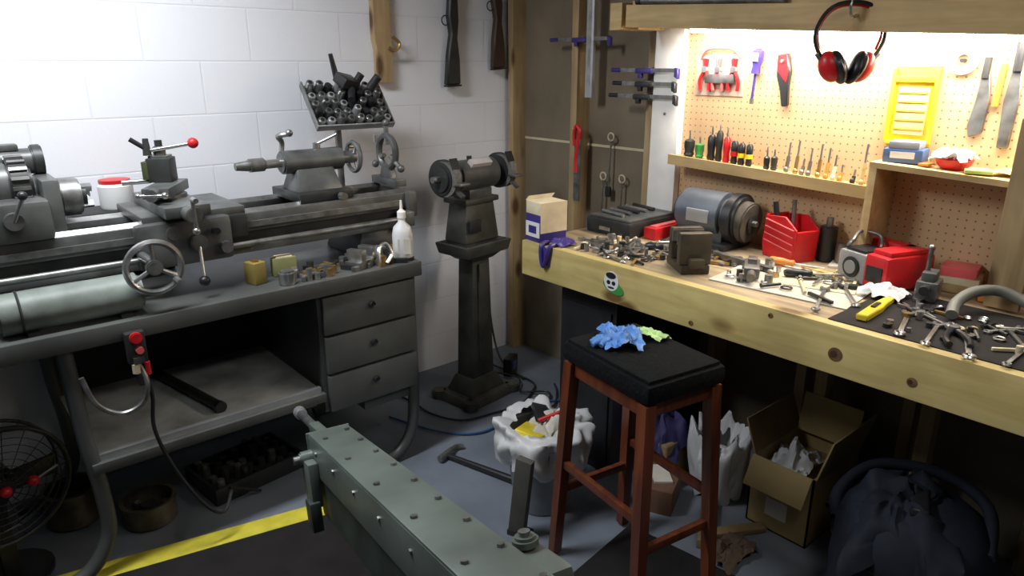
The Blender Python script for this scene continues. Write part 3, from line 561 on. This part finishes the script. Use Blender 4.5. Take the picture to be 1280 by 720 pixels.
b.done('bar_stool',(-1.055,-1.78,.012))
b=B()
b.cloth((-1.06,-1.70,.796),(.17,.11),BLUE,30,.020,2,50,3.5)
b.T=Tr(-1.05,-1.71,.795)@Rz(-20)
b.sph((0,0,.014),(.055,.036,.016),BLUE,(0,8,20))
for k,(a,l) in enumerate(((-25,.065),(-8,.08),(8,.075),(24,.06))):
    b.tube([(-.035,0,.012),(-.035-l*.6*math.cos(rad(a)),l*.6*math.sin(rad(a)),.020),(-.035-l*math.cos(rad(a)),l*math.sin(rad(a)),.012)],[.010,.012,.011,.008],BLUE)
b.tube([(0,.03,.012),(.02,.05,.02),(0,.075,.012)],[.012,.012,.009],BLUE)
b.T=Matrix.Identity(4)
b.cloth((-.965,-1.745,.796),(.05,.10),LIME,16,.014,6,10)
b.done('rubber_glove',(-1.07,-1.7,.796),0,75)

# ---------------- under-bench things ----------------
b=B(); b.bb((-.68,-1.36,0),(-.12,-1.06,.74),BLKP,.01); b.bb((-.69,-1.34,.05),(-.68,-1.08,.36),BLKP,.004); b.bb((-.69,-1.34,.39),(-.68,-1.08,.70),BLKP,.004); b.cyl((-.69,-1.3,.55),(-.70,-1.3,.55),.01,GREYD); b.done('black_cabinet',(-.36,-1.24,0))
def bag(b,c,r,h,m,seed,n=56,rows=16,sp=.05,dr=.10):
    t=bmesh.new(); rings=[]
    for j in range(rows):
        v=j/(rows-1); ring=[]
        for k in range(n):
            a=2*math.pi*k/n; q=noise.noise(Vector((math.cos(a)*3,math.sin(a)*3,v*3+seed*5))); q2=noise.noise(Vector((math.cos(a)*8,math.sin(a)*8,v*2+seed)))
            rr=(r+sp*math.sin(v*3.0)*.9)*(1+.28*q+.12*q2)*(1-.25*v)
            ring.append(t.verts.new((c[0]+rr*math.cos(a),c[1]+rr*math.sin(a),c[2]+h*math.sin(v*math.pi*.8)*(1+.5*q)-dr*(1-v)*(1+.5*noise.noise(Vector((math.cos(a)*2,math.sin(a)*2,seed)))))))
        rings.append(ring)
    for j in range(rows-1):
        for k in range(n): t.faces.new((rings[j][k],rings[j][(k+1)%n],rings[j+1][(k+1)%n],rings[j+1][k]))
    b._a(t,m)
b=B(); cx,cy=-1.0,-1.30
b.rev([(.10,0),(.105,.01),(.135,.28),(.142,.29),(.142,.30),(.125,.30),(.10,.05)],(cx,cy,0),(0,0,1),mat('bin_plastic',(.30,.32,.33),.4),28)
bag(b,(cx,cy,.30),.15,.07,mat('bin_liner',(.62,.62,.62),.45,0,.08,9),2)
b.box((cx-.05,cy-.0,.31),(.14,.10,.03),YEL,(10,15,30),.004); b.cloth((cx+.02,cy-.03,.28),(.2,.2),PAPER,22,.035,8); b.cyl((cx-.02,cy,.35),(cx+.08,cy-.06,.39),.008,RED); b.box((cx+.04,cy+.05,.34),(.10,.06,.02),BLKP,(20,-10,60),.003)
b.done('waste_bin',(cx,cy,0),0,70)
b=B(); b.box((-1.20,-1.41,.16),(.03,.06,.31),mat('grey_wood',(.075,.07,.06),.7),(6,0,20),.003); b.box((-1.195,-1.40,.011),(.05,.08,.02),GREYD,(0,0,20)); b.done('wood_offcut',(-1.2,-1.41,0))
b=B()
x0,x1,y0,y1,h=-.50,-.16,-2.10,-1.87,.27
for a_,c_ in (((x0,y0,0),(x0+.006,y1,h)),((x1-.006,y0,0),(x1,y1,h)),((x0,y0,0),(x1,y0+.006,h)),((x0,y1-.006,0),(x1,y1,h)),((x0,y0,0),(x1,y1,.006))): b.bb(a_,c_,CARD)
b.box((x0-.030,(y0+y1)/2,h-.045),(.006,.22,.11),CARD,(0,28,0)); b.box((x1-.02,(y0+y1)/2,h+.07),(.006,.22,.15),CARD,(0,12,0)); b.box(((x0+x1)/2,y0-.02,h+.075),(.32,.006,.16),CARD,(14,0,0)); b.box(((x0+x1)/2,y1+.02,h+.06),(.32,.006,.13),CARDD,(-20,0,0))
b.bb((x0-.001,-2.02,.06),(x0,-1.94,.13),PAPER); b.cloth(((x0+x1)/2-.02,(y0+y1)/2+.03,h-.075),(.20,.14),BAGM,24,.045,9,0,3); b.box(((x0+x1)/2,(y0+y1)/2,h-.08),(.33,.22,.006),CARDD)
b.done('cardboard_box',(-.33,-1.98,0))
b=B(); bag(b,(-.44,-1.70,.12),.085,.18,BAGM,5,56,16,.04,.12); b.sph((-.44,-1.70,.10),(.09,.09,.10),BAGM); b.done('plastic_bag',(-.44,-1.70,0),0,70)
b=B(); b.box((-.66,-1.60,.05),(.16,.12,.10),mat('brown_carton',(.16,.08,.05),.7),(0,0,25),.003); b.box((-.64,-1.58,.105),(.12,.07,.008),PAPER,(0,0,50)); b.box((-.64,-1.80,.018),(.3,.05,.035),CARDD,(0,0,30),.003); b.done('scrap_cartons',(-.64,-1.65,0))
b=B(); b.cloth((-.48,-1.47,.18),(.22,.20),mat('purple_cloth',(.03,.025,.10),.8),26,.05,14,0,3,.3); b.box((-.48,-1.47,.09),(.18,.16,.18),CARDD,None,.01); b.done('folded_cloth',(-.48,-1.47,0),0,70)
b=B(); b.cloth((-.72,-1.95,.0),(.18,.12),mat('brown_paper',(.10,.065,.04),.8),24,.025,15); b.box((-.60,-1.90,.012),(.20,.04,.02),CARDD,(0,0,-30),.002); b.done('crumpled_paper',(-.72,-1.92,0),0,70)
# shop vacuum
b=B(); cx,cy=-.53,-2.42
b.rev([(.17,.03),(.19,.05),(.20,.21),(.205,.22)],(cx,cy,0),(0,0,1),VACG,36); b.rev([(.213,.21),(.22,.23),(.215,.27),(.19,.33),(.14,.37),(.06,.39),(.01,.392)],(cx,cy,0),(0,0,1),NAVY,36)
b.ring((cx,cy,.222),.210,.010,(0,0,1),BLKP,36,8); b.box((cx,cy,.40),(.24,.05,.03),BLKP,(0,0,20),.01); b.cyl((cx,cy,.35),(cx,cy,.41),.055,BLKP,.045,bev=.006)
b.cloth((cx-.03,cy+.02,.34),(.44,.40),NAVY,34,.05,20,20,3.4,.42)
b.T=Tr(cx,cy,0)@Rz(190); b.cyl((.195,0,.15),(.208,0,.15),.035,STEELM,bev=.004); b.cyl((.208,0,.15),(.211,0,.15),.022,VACG); b.box((.198,.0,.09),(.01,.10,.02),ALU,None,.003); b.box((.20,.07,.15),(.012,.03,.06),ALU,None,.003)
b.T=Matrix.Identity(4)
b.tube([(cx-.1,cy+.17,.24),(cx-.05,cy+.21,.32),(cx+.08,cy+.16,.39),(cx+.16,cy+.0,.40),(cx+.14,cy-.14,.36),(cx-.02,cy-.2,.3)],.018,NAVY,10)
for a in(45,135,225,315): b.sph((cx+.18*math.cos(rad(a)),cy+.18*math.sin(rad(a)),.028),.028,BLKP)
b.done('shop_vacuum',(cx,cy,0),0,60)

# ---------------- workbench items ----------------
Z=.921
b=B(); b.T=Tr(-.69,-.975,Z+.002)@Rz(-6)
b.box((0,0,.055),(.13,.10,.11),PURP,None,.003); b.box((0,0,.135),(.128,.098,.05),CREAM,None,.003); b.box((-.0,-.051,.10),(.13,.003,.12),CREAM); b.box((-.066,0,.05),(.003,.09,.06),WHITE); b.box((-.067,0,.05),(.003,.05,.03),PURP); b.poly([(-.065,.16),(.065,.16),(.08,.175),(-.05,.175)],.003,CREAM,Tr(0,.05,0)@XZ)
b.done('product_carton',(-.69,-.975,Z+.002))
b=B(); b.tube([(-.74,-1.04,.932),(-.778,-1.045,.928),(-.785,-1.05,.88),(-.783,-1.06,.845),(-.785,-1.075,.87),(-.779,-1.09,.925),(-.74,-1.09,.932)],.009,PURP); b.box((-.777,-1.065,.885),(.006,.05,.07),PURP,(8,0,0),.002); b.cloth((-.70,-1.08,.922),(.10,.09),PURP,16,.012,4); b.done('purple_strap',(-.76,-1.05,.92))
b=B(); b.bb((-.44,-1.20,Z),(-.12,-.96,.985),GREYD,.01); b.bb((-.43,-1.19,.985),(-.13,-.97,.995),GREY,.004); b.bb((-.446,-1.10,.94),(-.44,-1.04,.955),STEEL)
for k in range(5): b.cyl((-.17-.05*k,-.99,1.003),(-.19-.05*k,-1.12,1.003),.008,random.choice((STEEL,GREYD,STEELM)))
b.done('steel_tool_tray',(-.28,-1.07,Z))
b=B(); b.box((-.25,-1.245,.945),(.24,.06,.048),RED,(0,0,0),.005); b.box((-.25,-1.245,.971),(.2,.03,.006),REDP); b.done('red_socket_case',(-.25,-1.245,Z))

b=B(); ax=-.22
b.bb((ax-.10,-1.56,Z),(ax+.08,-1.34,.945),GREYD,.006); b.box((ax,-1.44,.965),(.12,.16,.06),GREY,None,.01)
mg=mat('motor_blue_grey',(.13,.15,.18),.4,.3,.15,8)
b.cyl((ax,-1.30,1.04),(ax,-1.52,1.04),.088,mg,bev=.018,seg=36); b.cyl((ax,-1.285,1.04),(ax,-1.30,1.04),.055,mg,.075,bev=.004); b.cyl((ax,-1.52,1.035),(ax,-1.575,1.035),.098,BLKP,bev=.012,seg=36)
b.cyl((ax,-1.56,1.03),(ax,-1.605,1.025),.078,mat('worn_wheel',(.07,.058,.045),.8,0,.3,30),bev=.006,seg=36); b.cyl((ax,-1.605,1.025),(ax,-1.612,1.025),.035,GREYD); b.cyl((ax,-1.60,1.025),(ax,-1.63,1.025),.012,STEELM,seg=6)
b.box((ax-.085,-1.42,1.04),(.01,.10,.05),ALU,None,.003)
b.done('bench_grinder',(ax,-1.44,Z))
b=B(); b.T=Tr(-.20,-1.755,Z)@Rz(-18)
for s_ in(-1,1): b.poly([(-.075,0),(.075,0),(.085,.05),(.075,.15),(-.02,.16),(-.08,.12)],.008,RED,Tr(s_*.05,0,0)@YZ,.002)
b.box((0,0,.01),(.10,.15,.02),RED,None,.003); b.box((0,.07,.08),(.10,.01,.15),RED,(-4,0,0),.002); b.box((0,-.075,.06),(.10,.01,.11),RED,(6,0,0),.002)
for k in range(4): b.tube([(-.056,-.07,.04+k*.026),(-.058,.07,.06+k*.026)],.003,REDP)
b.cyl((.01,0,.02),(.02,.02,.21),.008,STEELM); b.cyl((-.02,.03,.02),(-.03,.06,.2),.010,BLKP); b.done('red_drill_caddy',(-.2,-1.755,Z))
b=B(); b.T=Tr(-.60,-1.60,Z)@Rz(55)
OL=mat('rusty_cast',(.085,.072,.05),.5,.4,.3,14)
b.box((0,0,.015),(.16,.10,.03),OL,None,.005); b.box((-.0,0,.04),(.20,.05,.03),OL,None,.005)
b.box((-.055,0,.085),(.035,.11,.11),OL,None,.006); b.box((.035,0,.085),(.035,.11,.11),OL,None,.006); b.box((-.036,0,.115),(.006,.11,.04),STEELM); b.box((.016,0,.115),(.006,.11,.04),STEELM)
b.cyl((.05,0,.055),(.16,0,.055),.011,STEELM); b.cyl((.15,-.06,.055),(.15,.06,.055),.006,STEEL); b.sph((.15,.06,.055),.009,STEEL); b.sph((.15,-.06,.055),.009,STEEL)
b.done('bench_vise',(-.6,-1.6,Z))
b=B(); b.T=Tr(-.47,-1.93,Z)@Rz(6); b.box((0,0,.002),(.34,.44,.003),PAPER); b.box((.05,-.05,.005),(.2,.25,.002),CREAM,(0,0,12)); b.done('cardboard_sheet',(-.47,-1.93,Z))
b=B(); b.T=Tr(-.265,-2.10,Z+.006)@Rz(-20)
gp=mat('light_grey_plastic',(.30,.30,.29),.4)
b.box((-.02,.02,.05),(.15,.12,.10),gp,None,.014); b.cyl((-.096,.02,.05),(-.10,.02,.05),.034,GREYD,bev=.0015); b.cyl((-.10,.02,.05),(-.104,.02,.05),.022,gp); b.box((-.04,.02,.104),(.09,.08,.01),BLKP,None,.003)
b.box((.0,-.075,.055),(.20,.09,.11),RED,None,.016); b.box((.0,-.075,.115),(.16,.07,.02),RED,None,.008); b.box((.06,.0,.10),(.05,.16,.05),RED,None,.01); b.box((-.102,-.075,.05),(.004,.06,.05),BLKP,None,.001)
b.tube([(.0,.0,.108),(.02,.03,.14),(-.02,.07,.15),(-.07,.05,.13),(-.08,.06,.11)],.006,STEELM)
b.done('battery_charger',(-.265,-2.10,Z))
b=B(); b.T=Tr(-.34,-2.28,.9265)@Rz(10); b.box((0,0,.03),(.09,.06,.06),STEELM,None,.008); b.box((0,0,.072),(.07,.04,.03),GREY,None,.008); b.cyl((0,.01,.08),(0,.01,.15),.007,STEELM); b.cyl((-.04,0,.04),(-.075,0,.04),.014,GREYD); b.sph((0,.01,.155),.010,STEELM); b.done('drill_press_vise',(-.34,-2.28,.9265))
b=B(); b.box((-.20,-2.40,.94),(.08,.05,.035),ORNG,(0,0,15),.004); b.box((-.20,-2.40,.959),(.06,.03,.004),CREAM,(0,0,15)); b.done('bit_box',(-.20,-2.40,Z))
b=B(); b.tube([(-.50,-2.40,.944),(-.44,-2.39,.965),(-.37,-2.41,.985),(-.31,-2.46,.985),(-.31,-2.54,.96),(-.36,-2.62,.944)],.016,mat('grey_hose',(.17,.17,.15),.5),12); b.done('rubber_hose',(-.4,-2.45,.93))
b=B(); b.T=Tr(-.56,-2.23,.9265)@Rz(4); b.poly([(-.13,-.018),(-.02,-.02),(.03,-.014),(.10,-.012),(.10,.010),(.02,.016),(-.13,.014)],.018,YEL,Tr(0,0,.009),.003); b.poly([(.10,-.011),(.15,.003),(.10,.009)],.002,STEEL,Tr(0,0,.009)); b.box((-.02,0,.02),(.05,.012,.006),BLKP,None,.001); b.done('utility_knife',(-.56,-2.23,.9265))
def wrench(x,y,a,l=.16,z=Z,m=STEEL,w=.011,name='combination_wrench'):
    b=B(); b.T=Tr(x,y,z+.005)@Rz(a)
    b.box((0,0,0),(l,w,.006),m,None,.0015); h=w*1.25
    b.poly([(l/2-.004,-h*.6),(l/2+.008,-h*1.1),(l/2+.026,-h*1.0),(l/2+.026,-h*.45),(l/2+.012,-h*.4),(l/2+.012,h*.4),(l/2+.026,h*.45),(l/2+.026,h),(l/2+.008,h*1.1),(l/2-.004,h*.6)],.008,m)
    b.ring((-l/2-.007,0,0),w*.85,w*.36,(0,0,1),m,18,6); b.done(name,(x,y,z))
def sdrv(x,y,a,c,l=.1,z=Z,sl=.1,r=.014,name='screwdriver'):
    b=B(); b.T=Tr(x,y,z+r)@Rz(a); b.rev([(r*.6,-l),(r,-l*.9),(r,-l*.5),(r*.7,-l*.2),(r*.9,-l*.05),(r*.5,0)],(0,0,0),(1,0,0),c,12); b.cyl((0,0,0),(sl,0,0),.0035,STEEL,seg=8); b.done(name,(x,y,z))
def plier(x,y,a,c,z=Z):
    b=B(); b.T=Tr(x,y,z+.010)@Rz(a)
    for s_ in(-1,1): b.tube([(-.12,s_*.022,0),(-.08,s_*.026,0),(-.03,s_*.016,0),(0,0,0)],.008,c); b.tube([(0,0,0),(.02,s_*.010,0),(.05,s_*.003,0)],[.009,.009,.005],STEELM)
    b.cyl((0,0,-.009),(0,0,.010),.012,STEELM); b.done('pliers',(x,y,z))
wrench(-.62,-1.18,70,.2); wrench(-.66,-1.26,50,.16); wrench(-.55,-1.22,100,.18,m=STEELM); wrench(-.70,-1.33,75,.15); wrench(-.60,-1.36,20,.14); wrench(-.5,-1.4,70,.17)
plier(-.48,-1.27,40,STEELM); sdrv(-.45,-1.42,-60,BLKP); sdrv(-.40,-1.34,20,GREYD)
b=B(); b.T=Tr(-.42,-1.70,Z)@Rz(80); b.box((0,0,.012),(.26,.022,.022),STEELM,None,.002); b.done('steel_bar',(-.42,-1.7,Z))
b=B(); b.T=Tr(-.52,-1.80,Z+.007)@Rz(30)
b.box((0,0,.02),(.13,.05,.036),STEELM,None,.005); b.box((.02,0,.044),(.05,.03,.02),STEEL,None,.003); b.cyl((-.06,0,.02),(-.12,0,.02),.014,STEELM); b.cyl((.06,0,.02),(.11,0,.02),.008,STEEL); b.done('toolmakers_clamp',(-.52,-1.80,Z+.004))
sdrv(-.33,-1.85,-80,ORNG,.09,Z+.006); sdrv(-.40,-1.95,-50,BLKP,.09,Z+.006); wrench(-.36,-2.0,-70,.16,Z+.006); wrench(-.60,-2.08,20,.2,Z+.005,STEELM); wrench(-.5,-2.12,35,.18,Z+.005)
for q in ((-.63,-2.33,15,.17),(-.66,-2.41,10,.15),(-.68,-2.5,20,.14),(-.52,-2.34,60,.14),(-.46,-2.30,20,.13),(-.56,-2.58,30,.17),(-.46,-2.54,-30,.15),(-.66,-2.6,0,.14)):
    wrench(q[0],q[1],q[2],q[3],.9265,random.choice((STEEL,STEELM,STEELM)),random.uniform(.009,.014))
plier(-.60,-2.44,25,BLKP,.9265)
b=B(); rn=random.Random(21)
def clutter(b,x0,x1,y0,y1,z,n,big=1.):
    for k in range(n):
        x=rn.uniform(x0,x1);y=rn.uniform(y0,y1); m=rn.choice((STEEL,STEELM,STEEL,GREYD,BLKP,BRASS,CREAM,STEELM)); q=rn.random(); a=rn.uniform(0,180)
        if q<.3: b.cyl((x,y,z),(x,y,z+rn.uniform(.01,.03)*big),rn.uniform(.007,.014)*big,m,seg=10)
        elif q<.6: b.box((x,y,z+.006*big),(rn.uniform(.03,.10)*big,.010*big,.010*big),m,(0,0,a),.001)
        elif q<.8:
            c,s_=math.cos(rad(a)),math.sin(rad(a)); L=rn.uniform(.02,.06)*big; b.cyl((x-c*L,y-s_*L,z+.006),(x+c*L,y+s_*L,z+.006),.005*big,m,seg=8); b.cyl((x+c*L,y+s_*L,z+.008),(x+c*(L+.01),y+s_*(L+.01),z+.008),.008*big,m,seg=6)
        else: b.ring((x,y,z+.004),rn.uniform(.008,.016)*big,.0035,(0,0,1),m,14,5)
clutter(b,-.70,-.46,-1.5,-1.14,Z,60); clutter(b,-.5,-.34,-1.72,-1.5,Z,22); clutter(b,-.62,-.36,-2.10,-1.74,Z+.006,36); clutter(b,-.70,-.40,-2.7,-2.3,.9265,45,.8); clutter(b,-.38,-.32,-2.14,-1.9,Z+.006,8)
b.done('scattered_small_hardware',(-.5,-2,Z))
b=B(); b.cloth((-.42,-2.19,.927),(.10,.12),WHITE,20,.018,31); b.done('crumpled_wipe',(-.42,-2.19,.927),0,70)
b=B(); b.box((-.16,-1.95,.925),(.10,.10,.008),PAPER,(0,0,15)); b.cyl((-.15,-1.93,.929),(-.15,-1.93,1.0),.025,STEELM,bev=.003); b.done('shop_notes',(-.16,-1.95,Z))
b=B(); b.cyl((-.14,-1.865,Z),(-.14,-1.865,1.05),.03,mat('can_dark',(.04,.04,.04),.4,.5),bev=.004); b.cyl((-.14,-1.865,1.05),(-.14,-1.865,1.08),.012,STEELM); b.done('spray_can',(-.14,-1.865,Z))

# ---------------- horizontal bandsaw foreground ----------------
A=Vector((-1.86,-1.35,.64)); E=Vector((-2.09,-2.50,.935)); d=(E-A); Lb=d.length; d.normalize()
side=d.cross(Vector((0,0,1))).normalized(); up=side.cross(d).normalized()
X=Matrix((d,side,up)).transposed().to_4x4(); X.translation=A
b=B(); b.T=X
b.box((Lb/2,0,-.012),(Lb,.11,.024),GREEN,None,.004)
b.box((Lb/2,-.05,-.055),(Lb,.012,.10),GREEN,None,.003); b.box((Lb/2,.05,-.055),(Lb,.012,.10),GREEN,None,.003)
b.box((Lb/2,.0,-.10),(Lb,.09,.01),GREEND)
for k in range(9): b.cyl((.06+k*.13,-.038,0),(.06+k*.13,-.038,.006),.007,STEELM,seg=6)
for k in range(5): b.cyl((.10+k*.22,.03,0),(.10+k*.22,.03,.005),.007,STEELM,seg=6)
for k in range(6): b.cyl((.08+k*.18,.056,-.04),(.08+k*.18,.060,-.04),.006,STEELM,seg=6); b.cyl((.05+k*.16,-.056,-.04),(.05+k*.16,-.062,-.04),.007,STEELM,seg=6)
b.box((-.004,0,-.06),(.012,.12,.12),GREEN,None,.003)
b.box((.06,0,-.17),(.10,.06,.14),GREEND,None,.008); b.box((Lb*.5,-.01,-.20),(Lb*.95,.03,.16),GREEND,None,.006)
b.box((Lb*.5,-.028,-.25),(Lb*.95,.004,.05),STEELM)
b.cyl((.02,-.06,-.10),(.02,-.10,-.10),.02,GREEN,bev=.004); b.box((.04,-.075,-.13),(.06,.02,.10),GREEN,None,.005)
b.cyl((.02,.05,-.06),(.02,.09,-.06),.020,GREEN,bev=.004); b.cyl((.02,.09,-.06),(.02,.105,-.06),.011,STEELM); b.box((.05,.07,-.12),(.08,.028,.12),GREEN,None,.006); b.box((.07,.08,-.2),(.06,.03,.08),GREEND,None,.006)
b.box((Lb*.5,.045,-.16),(Lb*.96,.006,.12),GREEND)
b.box((-.06,.01,-.02),(.16,.030,.03),GREEN,None,.005); b.cyl((-.12,.01,-.02),(-.30,.012,-.012),.013,STEELM); b.cyl((-.30,.012,-.012),(-.335,.012,-.010),.019,ALU,bev=.004)
b.cyl((Lb-.02,.03,-.20),(Lb-.02,-.06,-.20),.20,GREEND,bev=.01,seg=36); b.ring((Lb-.02,-.06,-.2),.19,.01,(0,1,0),GREEN); b.cyl((Lb-.02,-.06,-.2),(Lb-.02,-.08,-.2),.03,STEELM)
b.box((Lb*.82,-.085,-.06),(.14,.06,.08),GREEN,None,.014); b.cyl((Lb*.82-.03,-.085,-.02),(Lb*.82-.03,-.085,.0),.022,GREEN,bev=.005); b.cyl((Lb*.82-.03,-.085,.0),(Lb*.82-.03,-.085,.008),.010,STEELM)
b.T=Matrix.Identity(4)
b.bb((-2.36,-2.95,.42),(-1.95,-2.35,.48),GREEN,.006)
for x in(-2.34,-1.97):
    for y in(-2.92,-2.38): b.cyl((x,y,.0145),(x*.98-.043,y*.985-.039,.42),.02,GREEND)
b.box((-2.15,-2.62,.60),(.12,.12,.26),GREEND,None,.01); b.box((-2.10,-2.45,.66),(.08,.30,.08),GREEND,None,.01)
b.done('horizontal_bandsaw',(-2.1,-2.3,0))

# ---------------- lights ----------------
def area(n,loc,rot,sx,sy,e,c):
    l=bpy.data.lights.new(n,'AREA'); l.shape='RECTANGLE'; l.size=sx; l.size_y=sy; l.energy=e; l.color=c
    o=bpy.data.objects.new(n,l); o.location=loc; o.rotation_euler=[rad(a) for a in rot]; SC.collection.objects.link(o)
area('ceiling_tube_light',(-2.4,-.9,2.42),(0,0,0),1.2,.25,50,(.92,.96,1.))
area('ceiling_tube_light_2',(-1.5,-3.0,2.42),(0,0,0),1.2,.25,9,(1,.96,.90))
area('under_shelf_light',(-.20,-1.95,1.685),(2.8,-14,0),.12,1.4,19,(1,.94,.84))
w=bpy.data.worlds.new('world'); SC.world=w; w.use_nodes=True; w.node_tree.nodes['Background'].inputs[0].default_value=(.5,.55,.65,1); w.node_tree.nodes['Background'].inputs[1].default_value=.045
